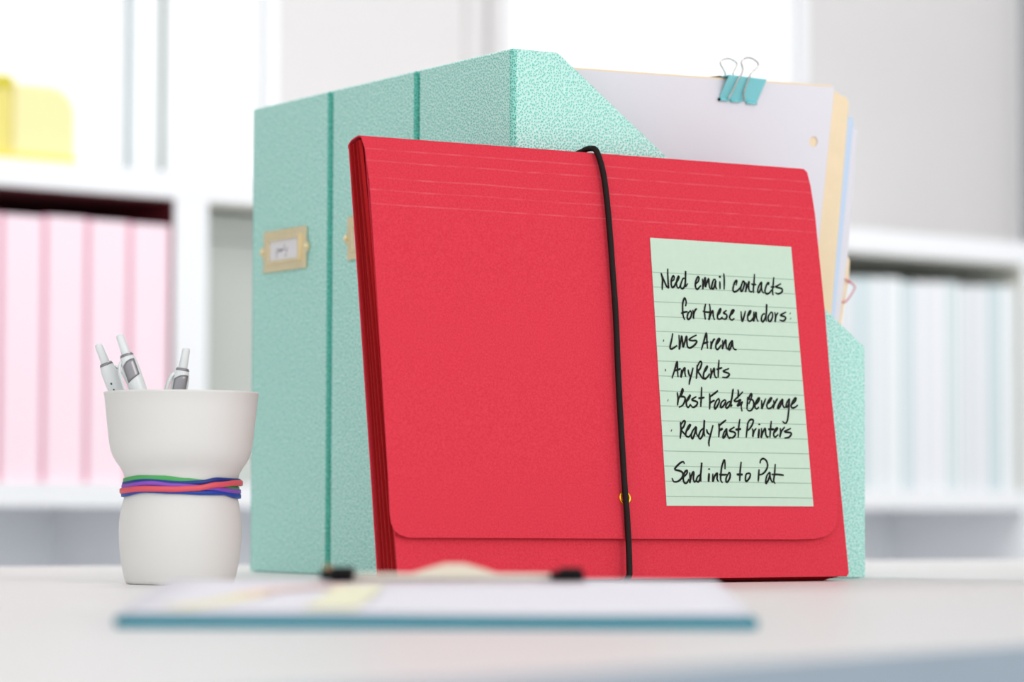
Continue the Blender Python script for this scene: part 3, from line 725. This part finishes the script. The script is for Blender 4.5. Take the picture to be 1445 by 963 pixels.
INK = [
[[(19868,18563),(19931,18181),(19882,17850),(19829,17518)],[(19888,18546),(20049,18077),(20184,17753),(20315,17678),(20329,17942),(20362,18494),(20407,18863)],[(20571,18063),(20761,18182),(20828,18368),(20746,18420),(20611,18212),(20545,17915),(20592,17697),(20731,17758),(20833,17873),(20939,18024),(21092,18196),(21181,18384),(21114,18381),(20981,18118),(20941,17859),(21028,17679),(21172,17777),(21307,17985)],[(21611,18311),(21476,18287),(21312,18022),(21218,17798),(21310,17655),(21474,17735),(21612,18035),(21680,18443),(21726,18777),(21671,18369),(21594,17887),(21638,17816),(21785,18006)],[(22388,17996),(22585,18152),(22686,18359),(22622,18449),(22465,18257),(22353,17957),(22376,17719),(22480,17668),(22627,17785),(22777,17920)],[(22942,18352),(22923,18019),(22881,17685),(22962,17984),(23123,18379),(23165,18362),(23091,17842),(23217,18069),(23411,18373),(23396,18077),(23426,17782),(23528,17713)],[(23942,18341),(23783,18316),(23638,18050),(23565,17825),(23665,17737),(23803,17946),(23935,18285),(23875,17986),(23893,17784),(23983,17787)],[(24242,18243),(24220,18001),(24187,17741)],[(24240,18577),(24316,18469)],[(24608,18761),(24582,18277),(24499,17735)],[(25444,18035),(25540,18263),(25530,18355),(25380,18237),(25228,17933),(25176,17708),(25277,17619),(25466,17683),(25664,17821),(25821,17996)],[(26044,18322),(25909,18148),(25779,17845),(25780,17678),(25901,17738),(26048,18005),(26123,18232),(26047,18341),(25944,18243)],[(26239,18256),(26225,17976),(26113,17636),(26211,17863),(26414,18208),(26497,18323),(26417,18059),(26423,17761),(26548,17673),(26666,17715)],[(26971,18831),(26842,18189),(26752,17849),(26743,17606)],[(26637,18180),(26813,18143),(27020,18160)],[(27431,18346),(27271,18170),(27122,17902),(27072,17695),(27158,17661),(27323,17874),(27431,18177),(27431,18346),(27397,17914),(27458,17692),(27565,17641)],[(27954,18163),(28020,18316),(27900,18273),(27727,18003),(27637,17737),(27741,17592),(27955,17657),(28166,17872)],[(28449,18691),(28317,18141),(28225,17800),(28234,17519)],[(28122,18058),(28281,18046),(28422,18070)],[(28957,18300),(28613,18135),(28514,18074),(28737,18028),(28960,17981),(29011,17852),(28878,17715),(28637,17630),(28440,17696)]],
[[(21442,16553),(21529,16831),(21441,17075),(21271,16766),(21203,16324),(21202,15940),(21284,15696)],[(21057,16099),(21332,16191),(21567,16228)],[(21772,16291),(21586,16119),(21486,15840),(21573,15745),(21757,15906),(21845,16184),(21743,16317)],[(21958,16353),(21977,16079),(21943,15803),(22017,16135),(22181,16389),(22297,16421)],[(22979,16779),(22837,16332),(22834,15781)],[(22700,16299),(22993,16255),(23260,16266)],[(23273,16791),(23271,16349),(23097,15763),(23276,16128),(23472,16357),(23463,16025),(23532,15779)],[(23734,16063),(23953,16209),(24090,16491),(23982,16432),(23812,16148),(23780,15898),(23941,15849),(24160,15996)],[(24517,16425),(24259,16248),(24451,16173),(24500,16036),(24344,15864),(24082,15910)],[(24743,16101),(24930,16246),(25090,16447),(24955,16442),(24788,16185),(24692,15960),(24842,15827),(25059,15946)],[(25625,16412),(25604,15994),(25643,15773),(25823,16114),(25968,16453)],[(26057,16095),(26283,16270),(26376,16469),(26229,16379),(26094,16124),(26092,15845),(26292,15825),(26488,16027)],[(26608,16422),(26536,16029),(26493,15805),(26681,16202),(26775,16400),(26761,16037),(26864,15790)],[(27448,16342),(27227,16222),(27122,15939),(27206,15803),(27445,16063),(27594,16516),(27663,16938),(27551,16346),(27484,15841)],[(27940,16445),(27700,16184),(27662,15903),(27792,15852),(27998,16111),(28035,16393),(27905,16444)],[(28215,16456),(28250,16205),(28167,15838),(28284,16206),(28487,16438)],[(29112,16490),(28637,16276),(28936,16203),(29025,16094),(28829,15918),(28526,15963)],[(29393,16428),(29430,16396)],[(29390,16096),(29420,16064)]],
[[(19522,14368),(19572,14348)],[(20289,14842),(20150,14418),(19992,14013),(20017,13869),(20243,13930),(20525,14103)],[(20736,14748),(20710,14364),(20647,13852),(20780,14221),(20927,14699),(20952,14372),(20951,14008),(21123,14341),(21298,14694),(21273,14310),(21285,14055),(21385,13978),(21518,13989),(21801,14144),(22003,14352),(21970,14442),(21661,14432),(21447,14480),(21686,14634),(22058,14793)],[(22295,13868),(22537,14388),(22806,14947),(22785,14433),(22769,13956)],[(22454,14257),(22661,14326),(22892,14399)],[(23074,14442),(23060,14185),(23012,13945),(23118,14260),(23309,14542),(23425,14582)],[(23420,14196),(23647,14406),(23782,14594),(23673,14609),(23484,14345),(23402,14049),(23521,13943),(23746,14133),(23849,14247)],[(23976,14545),(23965,14288),(23883,13991),(24060,14327),(24222,14554),(24202,14222),(24223,14038),(24348,13969)],[(24714,14551),(24510,14361),(24358,14043),(24435,13953),(24606,14235),(24711,14533),(24708,14164),(24799,14001),(24974,13970)]],
[[(19441,12554),(19500,12542)],[(19891,12053),(20167,12604),(20402,13100),(20364,12609),(20349,12138)],[(20069,12510),(20337,12572),(20611,12670)],[(20670,12618),(20621,12399),(20553,12125),(20718,12474),(20924,12734),(20888,12442),(20920,12171)],[(21152,12631),(21182,12341),(21252,12198)],[(21540,12751),(21353,12309),(21203,11979),(21109,11686)],[(21871,12942),(21794,12503),(21695,12064)],[(21853,12796),(22017,13056),(22161,13151),(22211,13025),(22064,12729),(21887,12542),(22014,12327),(22163,12113),(22271,12097)],[(22270,12443),(22492,12632),(22633,12873),(22511,12778),(22319,12481),(22243,12224),(22335,12081),(22574,12233),(22730,12419)],[(22861,12752),(22841,12422),(22738,12128),(22912,12461),(23127,12759),(23085,12429),(23146,12211),(23275,12178)],[(23551,13302),(23438,12768),(23341,12180)],[(23273,12690),(23503,12751),(23733,12813)],[(24239,12772),(23771,12594),(24114,12493),(24212,12386),(23990,12215),(23655,12207)]],
[[(19415,10698),(19448,10682)],[(20175,11204),(20186,10807),(20095,10392)],[(20174,10708),(20398,11076),(20579,11412),(20603,11280),(20382,10944),(20463,10952),(20696,10901),(20669,10686),(20476,10417),(20181,10279)],[(20697,10587),(20962,10791),(21113,11043),(21022,10958),(20785,10655),(20772,10390),(20880,10293),(21085,10496)],[(21564,10971),(21198,10764),(21507,10671),(21597,10590),(21474,10405),(21220,10300),(21077,10430)],[(22030,11580),(21918,10912),(21805,10329)],[(21693,10874),(21914,10879),(22163,10935)],[(22578,11194),(22544,10760),(22452,10193)],[(22571,10977),(22898,11168),(23228,11376)],[(22520,10577),(22717,10697),(22908,10768)],[(23229,10909),(23001,10704),(22841,10401),(22861,10235),(23044,10405),(23244,10709),(23229,10909)],[(23644,10818),(23398,10646),(23283,10377),(23380,10345),(23585,10516),(23735,10736),(23625,10834)],[(24145,10762),(23887,10656),(23694,10419),(23760,10303),(23988,10491),(24203,10897),(24383,11504),(24203,10897),(24061,10426),(24196,10529)],[(24760,11485),(24749,11239),(24644,10921)],[(25106,11353),(24795,11100),(24369,10775),(24621,10746),(24871,10856),(24642,10571),(24585,10465),(24766,10539),(24981,10719),(24864,10471),(24882,10121)],[(25431,11044),(25359,10657),(25263,10252)],[(25457,10589),(25675,10944),(25772,11193),(25691,11226),(25534,11011),(25498,10905),(25791,10842),(25840,10562),(25674,10277),(25467,10168),(25282,10234)],[(25879,10527),(26161,10709),(26323,10959),(26215,10957),(25983,10670),(25908,10423),(26021,10302),(26210,10429)],[(26461,10856),(26445,10575),(26412,10328),(26606,10648),(26800,10970)],[(26883,10619),(27123,10801),(27258,10998),(27147,10977),(26919,10726),(26821,10477),(26932,10338),(27159,10414),(27313,10593)],[(27394,10877),(27383,10630),(27284,10381),(27453,10667),(27662,10936),(27730,10955)],[(28104,10981),(27854,10746),(27664,10459),(27671,10354),(27869,10534),(28101,10964),(28058,10644),(28139,10434),(28275,10472)],[(28631,11011),(28427,10794),(28306,10544),(28360,10456),(28518,10654),(28631,11011),(28501,10371),(28328,9731),(28212,9518),(28071,9444),(27892,9565)],[(28754,10624),(29020,10807),(29158,11023),(29049,11020),(28817,10767),(28696,10516),(28813,10413),(29042,10488),(29235,10616)]],
[[(19438,8866),(19483,8838)],[(20188,9390),(20159,8878),(20041,8364)],[(20201,9220),(20436,9452),(20532,9396),(20393,9109),(20197,8907),(20344,8710),(20495,8542)],[(20527,8798),(20758,9001),(20904,9232),(20738,9115),(20523,8770),(20495,8542),(20695,8488),(20888,8662)],[(21291,9125),(21013,8835),(20874,8548),(20957,8378),(21172,8723),(21322,9097),(21276,8725),(21386,8499)],[(21832,9020),(21602,8845),(21420,8499),(21545,8387),(21796,8734),(21980,9537),(21866,8849),(21875,8535)],[(22068,8967),(22112,8767),(22237,8655)],[(22588,9233),(22345,8685),(22148,8225),(22129,7911)],[(23022,9355),(23023,8983),(22912,8494)],[(23000,9183),(23267,9360),(23609,9567)],[(22984,8896),(23297,9045)],[(23577,9049),(23330,8758),(23223,8470),(23371,8530),(23555,8877),(23577,9049),(23568,8705),(23675,8448),(23781,8450)],[(24186,9146),(23769,8909),(24110,8828),(24197,8686),(23960,8481),(23718,8506)],[(24652,9644),(24500,9123),(24382,8488)],[(24234,8974),(24665,9039)],[(25252,9482),(25121,9018),(24982,8497)],[(25159,9307),(25409,9601),(25658,9605),(25592,9373),(25341,9079),(25145,8932)],[(25519,9082),(25559,8852),(25486,8562),(25638,8911),(25838,9088)],[(26048,9062),(25901,8482)],[(26090,9382),(26093,9295)],[(26234,9123),(26192,8804),(26118,8514),(26306,8864),(26515,9099),(26505,8752),(26585,8550),(26700,8610)],[(27042,9573),(26893,8990),(26796,8525)],[(26722,9045),(27187,9053)],[(27156,8820),(27399,9027),(27450,9144),(27255,9025),(27109,8732),(27193,8560),(27467,8738)],[(27666,9148),(27667,8886),(27552,8565),(27746,8946),(28034,9212)],[(28491,9133),(27958,8920),(28383,8869),(28479,8783),(28271,8576),(27903,8512)]],
[[(20159,6825),(20091,6958),(19854,6875),(19497,6604),(19449,6470),(19795,6393),(19973,6261),(19911,6020),(19590,5777),(19263,5748),(19147,5960)],[(20008,6020),(20262,6237),(20317,6425),(20145,6343),(19976,6020),(20001,5700),(20192,5674),(20384,5916)],[(20486,6319),(20469,5971),(20406,5676),(20567,6079),(20727,6321),(20789,6295),(20710,5919),(20784,5732),(20931,5867)],[(21232,6191),(21016,6029),(20924,5813),(21081,5761),(21252,6084),(21454,6919),(21311,6299),(21244,5762)],[(21917,6278),(21810,5739)],[(21948,6574),(21957,6494)],[(22190,6253),(22128,5769),(22301,6093),(22522,6283),(22464,5933),(22556,5772)],[(23134,6532),(23182,6911),(23153,7100),(22943,6746),(22795,6259),(22734,5881),(22842,5693)],[(22643,6204),(22971,6190),(23238,6209)],[(23420,6345),(23184,6046),(23116,5776),(23248,5777),(23448,6048),(23480,6292),(23387,6345)],[(24415,7005),(24261,6434),(24147,5810)],[(23967,6215),(24432,6219)],[(24976,6305),(24702,6248),(24597,5949),(24644,5798),(24904,6006),(25003,6251),(24846,6331)],[(25712,6556),(25628,6175),(25544,5794)],[(25826,6912),(25922,7131),(26135,7215),(26349,7054),(26373,6726),(26127,6397),(25837,6231),(25635,6229)],[(26498,6400),(26226,6125),(26101,5689),(26290,5853),(26469,6182),(26514,6373),(26488,6073),(26586,5801),(26687,5802)],[(26989,6897),(26854,6294),(26728,5857),(26824,5667)],[(26611,6238),(27117,6242),(27552,6202)]],
]

for line in INK:
    lm = MB()
    for st in line:
        if len(st) < 2: continue
        sp = smoothpath([(x/1e5, 0, y/1e5) for x, y in st], 5)
        n = len(sp); w = 0.00128 if n > 8 else 0.0016
        ws = [w*(0.72+0.28*min(1, 4*i/n, 4*(n-1-i)/n)) for i in range(n)]
        r_ = MB().ribbon([(p.x, p.z) for p in sp], ws, y=lambda p: -(noteN(p[1])+0.0005))
        lm.add(r_.v, r_.f)
    t.part('handwriting', lm, M['ink'], fix=False, label='line of black handwriting')

# ------------------------------------------------------------------ cup with rubber bands and pens
CUP = (-0.1907, 1.738, 0)
F_CUP = Matrix.Translation(CUP)
prof = [(0.0290, 0.0), (0.0308, 0.0006), (0.0316, 0.0024), (0.0328, 0.0080), (0.0337, 0.0125), (0.0345, 0.0200), (0.0350, 0.0278), (0.0349, 0.0350), (0.0344, 0.0400), (0.0336, 0.0448),
        (0.0327, 0.0490), (0.0322, 0.0520), (0.0319, 0.0560), (0.0322, 0.0595), (0.0332, 0.0635), (0.0352, 0.0670), (0.0374, 0.0700), (0.0393, 0.0735), (0.0406, 0.0775), (0.0414, 0.0830), (0.0423, 0.0910), (0.0434, 0.1010), (0.0442, 0.1085)]
def cupwarp(r, z, w):
    g = math.exp(-((z-0.0575)/0.011)**2); up = math.exp(-((z-0.068)/0.008)**2)
    rr = r*(1 + 0.012*g*math.sin(5*w+0.7) + 0.016*up*math.sin(3*w+2.2) + 0.006*math.exp(-((z-0.03)/0.02)**2)*math.sin(4*w+1))
    return rr, z
outer = prof + [(0.0446, 0.1092), (0.0446, 0.1101), (0.0440, 0.1104)]
inner = [(r-0.0015, max(z, 0.002)) for r, z in prof[::-1]] 
cp_ = outer + [(0.0430, 0.1100)] + inner[1:-2]
t = Thing('pen_cup', F_CUP, (0, 0, 0), 'white soft plastic cup pinched at the waist by rubber bands', 'cup')
t.part('cup_body', MB().lathe(cp_, 96, cupwarp), M['cup'], smooth=True)

def bandz(pts):                                 # (angle in view -1..1 from left to right, z) -> front half path; back half mirrored at mid height
    path = []
    n = 72
    def zf(s):
        for i in range(len(pts)-1):
            if pts[i][0] <= s <= pts[i+1][0]:
                f = (s-pts[i][0])/(pts[i+1][0]-pts[i][0]); f = f*f*(3-2*f)
                return pts[i][1]*(1-f)+pts[i+1][1]*f
        return pts[-1][1]
    for k in range(n):
        w = 2*math.pi*k/n
        s = math.cos(w)
        z = zf(s) if math.sin(w) <= 0.0 else (pts[0][1]*(1-s)/2+pts[-1][1]*(1+s)/2)
        path.append((w, z))
    return path
def band(pts, extra, width, material, label):
    mb = MB(); vs = []; path = bandz(pts); n = len(path); h = width/2; th = 0.0009
    for (w, z) in path:
        # wall radius at this height
        rw = 0.0325
        for i in range(len(prof)-1):
            if prof[i][1] <= z <= prof[i+1][1]:
                f = (z-prof[i][1])/(prof[i+1][1]-prof[i][1]); rw = prof[i][0]*(1-f)+prof[i+1][0]*f
        rw = cupwarp(max(rw, 0.0321), z, w)[0] + extra
        c, s = math.cos(w), math.sin(w)
        for (dr, dz) in ((0.0001, -h), (th, -h*0.8), (th*1.15, 0), (th, h*0.8), (0.0001, h), (-0.0001, 0)):
            vs.append(((rw+dr)*c, (rw+dr)*s, z+dz))
    for i in range(n):
        j = (i+1) % n
        for k in range(6):
            l = (k+1) % 6; mb.f.append((i*6+k, j*6+k, j*6+l, i*6+l))
    mb.v = vs
    return solo('rubber_band', F_CUP, mb, material, label, 'rubber band', 'rubber bands round the white cup', smooth=True, base=(0, 0, min(v[2] for v in vs)))
band([(-1, 0.0592), (-0.6, 0.0606), (-0.2, 0.0604), (0.2, 0.0590), (0.6, 0.0578), (1, 0.0545)], 0.0003, 0.0034, mat('green rubber', lin(74, 170, 92), 0.45), 'green rubber band, topmost at the left of the cup waist')
band([(-1, 0.0574), (-0.5, 0.0590), (0.1, 0.0577), (0.45, 0.0582), (0.7, 0.0598), (1, 0.0594)], 0.0008, 0.0028, mat('navy rubber', lin(16, 50, 132), 0.45), 'navy rubber band rising above the coral one at the right')
band([(-1, 0.0558), (-0.4, 0.0577), (0.0, 0.0563), (0.6, 0.0552), (1, 0.0532)], 0.0012, 0.0030, mat('purple rubber', lin(140, 78, 190), 0.45), 'purple rubber band between the coral and navy ones')
band([(-1, 0.0512), (-0.5, 0.0536), (0.0, 0.0530), (0.5, 0.0524), (0.8, 0.0524), (1, 0.0505)], 0.0010, 0.0028, mat('blue rubber', lin(20, 66, 170), 0.45), 'blue rubber band, lowest on the cup waist')
band([(-1, 0.0534), (-0.5, 0.0546), (0.0, 0.0543), (0.35, 0.0549), (0.7, 0.0570), (1, 0.0582)], 0.0022, 0.0034, mat('coral rubber', lin(228, 88, 100), 0.45), 'coral rubber band, outermost round the cup waist')

def pen(label, top, bot, clip_ang, style):
    """click pen; local z along the barrel, top = button tip"""
    T = Vector(top); Bt = Vector(bot); ax = (T-Bt).normalized()
    Lp = (T-Bt).length
    xax = Vector((1, 0, 0)); xax = (xax - ax*xax.dot(ax)).normalized(); yax = ax.cross(xax)
    F = F_CUP @ frame(Bt, xax, yax, ax)
    t = Thing('click_pen', F, (0, 0, 0), label, 'pen', 'white click pens in the cup')
    R = 0.0049
    bodytop = Lp-0.0125
    t.part('barrel', MB().lathe([(0.0009, 0.0), (0.0014, 0.002), (0.0030, 0.012), (0.0044, 0.020), (R, 0.030), (R, bodytop-0.012), (R*0.98, bodytop-0.005), (R*0.80, bodytop-0.0012), (R*0.66, bodytop)], 28), M['pen'], smooth=True)
    t.part('button', MB().lathe([(0.0025, bodytop-0.002), (0.0026, bodytop+0.001), (0.0023, Lp-0.0016), (0.0020, Lp-0.0004), (0.0011, Lp)], 20), M['pen'], smooth=True)
    t.part('collar', MB().lathe([(R*0.66, bodytop-0.0012), (R*0.84, bodytop-0.0008), (R*0.70, bodytop+0.0006), (0.0022, bodytop+0.0006)], 24), M['pengrey'], smooth=True, label='thin grey collar')
    # grey inlay panel and clip on chosen sides of the barrel
    def panel(a0, a1, z0, z1, rr, mat_, name, lab, rise=0.0):
        mb = MB(); vs = []; na, nz = 10, 8
        for k in range(nz+1):
            z = z0+(z1-z0)*k/nz
            for j in range(na+1):
                a = a0+(a1-a0)*j/na; zz = z + rise*((j/na)-0.5) + (0.0012*math.sin(math.pi*j/na) if k == nz else 0)
                vs.append((rr*math.cos(a), rr*math.sin(a), zz))
        mb.add(vs, [(k*(na+1)+j, k*(na+1)+j+1, (k+1)*(na+1)+j+1, (k+1)*(na+1)+j) for k in range(nz) for j in range(na)])
        o = t.part(name, mb, mat_, smooth=True, fix=False, label=lab)
        s_ = o.modifiers.new('solid', 'SOLIDIFY'); s_.thickness = 0.0003; s_.offset = 0
    if style != 'dots':
        panel(clip_ang+0.5, clip_ang+2.2, bodytop-0.0145, bodytop-0.0048, R+0.0001, M['pengrey'], 'grey_panel', 'silver grey inlay panel', 0.003)
    else:
        for dz in (0.012, 0.0158):
            t.part('dot', MB().lathe([(0.0002, -0.0003), (0.0006, -0.0002), (0.0006, 0.0003), (0.0002, 0.0004)], 10, center=(0, 0, 0)).__class__().add(
                [((R+0.0001)*math.cos(-1.75)+0.0005*math.cos(q), (R+0.0001)*math.sin(-1.75)-0.0001, bodytop-dz+0.0007*math.sin(q)) for q in [2*math.pi*i/10 for i in range(10)]], [tuple(range(10))]), M['dark'], fix=False, label='small dark printed dot')
    ca = clip_ang
    def pt(r, z, da=0.0): return (r*math.cos(ca+da), r*math.sin(ca+da), z)
    cl = [(R-0.0005, bodytop-0.0030), (R+0.0010, bodytop-0.0050), (R+0.0022, bodytop-0.0090), (R+0.0027, bodytop-0.0150), (R+0.0025, bodytop-0.0300), (R+0.0014, bodytop-0.0380), (R+0.0006, bodytop-0.0400)]
    t.part('pocket_clip', MB().tube([pt(r, z) for r, z in cl], [0.0018, 0.0021, 0.0021, 0.0020, 0.0018, 0.0016, 0.0012], seg=12, flat=(0.45, 1.0) if abs(math.sin(ca)) > 2 else (1.0, 0.45)), M['pen'], smooth=True)
    return t
pen('leftmost white click pen in the cup, small dark dots on its barrel', (-0.0492, 0.004, 0.1385), (0.0060, 0.012, 0.0050), 0.15, 'dots')
pen('middle white click pen in the cup, tallest, with a grey panel', (-0.0350, -0.010, 0.1432), (0.0140, -0.010, 0.0055), math.pi+0.25, 'panel')
pen('rightmost white click pen in the cup, standing apart with a grey panel', (0.0025, 0.001, 0.1362), (-0.0200, 0.001, 0.0050), math.pi+0.35, 'panel')

# ------------------------------------------------------------------ clipboard in the foreground
F_CB = Matrix.Translation((-0.0275, 1.105, 0)) @ Matrix.Rotation(math.radians(0.35), 4, 'Z')
HWB = 0.1182; DB = 0.205
t = Thing('clipboard', F_CB, (0, DB/2, 0), 'teal clipboard lying in the foreground, blurred, clip at its far edge', 'clipboard')
def rrect(hw, y0, y1, r, n=5):
    pts = []
    for (cx, cy, a0) in ((hw-r, y0+r, -90), (hw-r, y1-r, 0), (-hw+r, y1-r, 90), (-hw+r, y0+r, 180)):
        for i in range(n+1):
            w = math.radians(a0+90*i/n); pts.append((cx+r*math.cos(w), cy+r*math.sin(w)))
    return pts
rp = rrect(HWB, 0, DB, 0.006)
t.part('board', MB().prism(xyz(rp, 0.0002), xyz(rp, 0.0040)), M['boardteal'], bevel=0.0004)
CLX = 0.0035
c = t.part('clip_bar', MB().prism([(CLX-0.052, 0.178, 0.0150), (CLX+0.052, 0.178, 0.0150), (CLX+0.052, 0.196, 0.0034), (CLX-0.052, 0.196, 0.0034)],
                              [(CLX-0.052, 0.180, 0.0165), (CLX+0.052, 0.180, 0.0165), (CLX+0.052, 0.200, 0.0034), (CLX-0.052, 0.200, 0.0034)]), mat('champagne steel', lin(232, 225, 210), 0.5, 0.0), bevel=0.0004, label='pale champagne steel clip')
hump = [(-0.024, 0.0160), (-0.018, 0.0164), (-0.010, 0.0190), (-0.004, 0.0206), (0.004, 0.0206), (0.010, 0.0190), (0.018, 0.0164), (0.024, 0.0160)]
hum = [(CLX+0.001+x_, z_) for x_, z_ in hump] + [(CLX+0.001+0.024, 0.0150), (CLX+0.001-0.024, 0.0150)]
t.part('clip_lever', MB().prism([(x_, 0.181, z_) for x_, z_ in hum], [(x_, 0.1825, z_) for x_, z_ in hum]), mat('champagne lever steel', lin(226, 216, 196), 0.5, 0.2), parent=c)
for sx in (-1, 1):
    xx = CLX + sx*0.0488 - (0.0 if sx > 0 else 0.0)
    t.part('rubber_end', MB().box(xx-0.0070, xx+0.0072, 0.170, 0.186, 0.0138, 0.0176).box(xx-0.003, xx+0.0065, 0.180, 0.196, 0.0060, 0.0188), M['black'], parent=c, bevel=0.0006, label='black rubber end of the clip')
t.part('rivet', MB().lathe([(0.0005, 0.0015), (0.0014, 0.001), (0.0018, 0), (0.0018, -0.001)][::-1], 14, center=(CLX-0.0530, 0.181, 0.0185)), mat('tan brass rivet', lin(190, 150, 110), 0.4, 0.5), parent=c, smooth=True, label='small tan brass rivet')

def wedge(hw0, hw1, y0, y1, zb, z0, z1, th, cx=0.0, wav=0.0004):
    nx, ny = 12, 10; vs = []
    for lay in (0, 1):
        for j in range(ny+1):
            f = j/ny; y = y0+(y1-y0)*f; ztop = z0+(z1-z0)*(f**0.8)
            for i in range(nx+1):
                g = i/nx; x = cx + (-hw0+(2*hw0)*g)*(1-f) + (-hw1+(2*hw1)*g)*f
                z = ztop + wav*math.sin(g*7+f*3)
                vs.append((x, y, z if lay == 1 else (z-th if th else zb)))
    m = (nx+1)*(ny+1); fs = []
    for j in range(ny):
        for i in range(nx):
            a = j*(nx+1)+i; fs.append((a+m, a+1+m, a+nx+2+m, a+nx+1+m)); fs.append((a, a+nx+1, a+nx+2, a+1))
    for i in range(nx):
        fs.append((i, i+1, i+1+m, i+m)); a = ny*(nx+1)+i; fs.append((a+1, a, a+m, a+1+m))
    for j in range(ny):
        a = j*(nx+1); fs.append((a+nx+1, a, a+m, a+nx+1+m)); b_ = a+nx; fs.append((b_, b_+nx+1, b_+nx+1+m, b_+m))
    return MB().add(vs, fs)
solo('paper_stack', F_CB, wedge(0.1145, 0.1150, 0.004, 0.196, 0.0034, 0.0046, 0.0122, None), M['paper'], 'thick stack of white sheets held in the foreground clipboard', 'paper', smooth=False)
t = Thing('printed_sheet', F_CB, (0, 0.1, 0.0062), 'white printed sheet with yellow and pink marks, top of the clipboard stack', 'paper')
t.part('sheet_paper', wedge(0.1155, 0.1160, 0.003, 0.190, 0.0, 0.0056, 0.0134, 0.0004), M['paper'], smooth=True)
def shz(x, y):
    f = (y-0.003)/0.187; return 0.0056+0.0078*(max(f, 0)**0.8)+0.0006
def mark(pts, w, material, lab):
    pts = smoothpath([(x_, 0, y_) for x_, y_ in pts], 5)
    r_ = MB().ribbon([(p.x, p.z) for p in pts], w)
    m_ = MB(); m_.add([(vx, vz, shz(vx, vz)) for vx, vy, vz in r_.v], r_.f)
    t.part('printed_mark', m_, material, fix=False, label=lab)
mark([(-0.098, 0.015), (-0.083, 0.045), (-0.072, 0.090)], 0.014, mat('straw print', lin(242, 236, 200), 0.85), 'pale yellow printed band')
mark([(-0.078, 0.085), (-0.062, 0.120), (-0.040, 0.140)], 0.010, mat('peach print', lin(248, 208, 188), 0.85), 'peach printed band')
mark([(-0.040, 0.012), (-0.036, 0.07), (-0.034, 0.145)], 0.020, mat('lemon print', lin(240, 238, 208), 0.85), 'pale yellow printed column')
mark([(-0.055, 0.150), (-0.010, 0.158), (0.06, 0.158)], 0.005, mat('pink print', lin(248, 196, 206), 0.85), 'pink printed line')
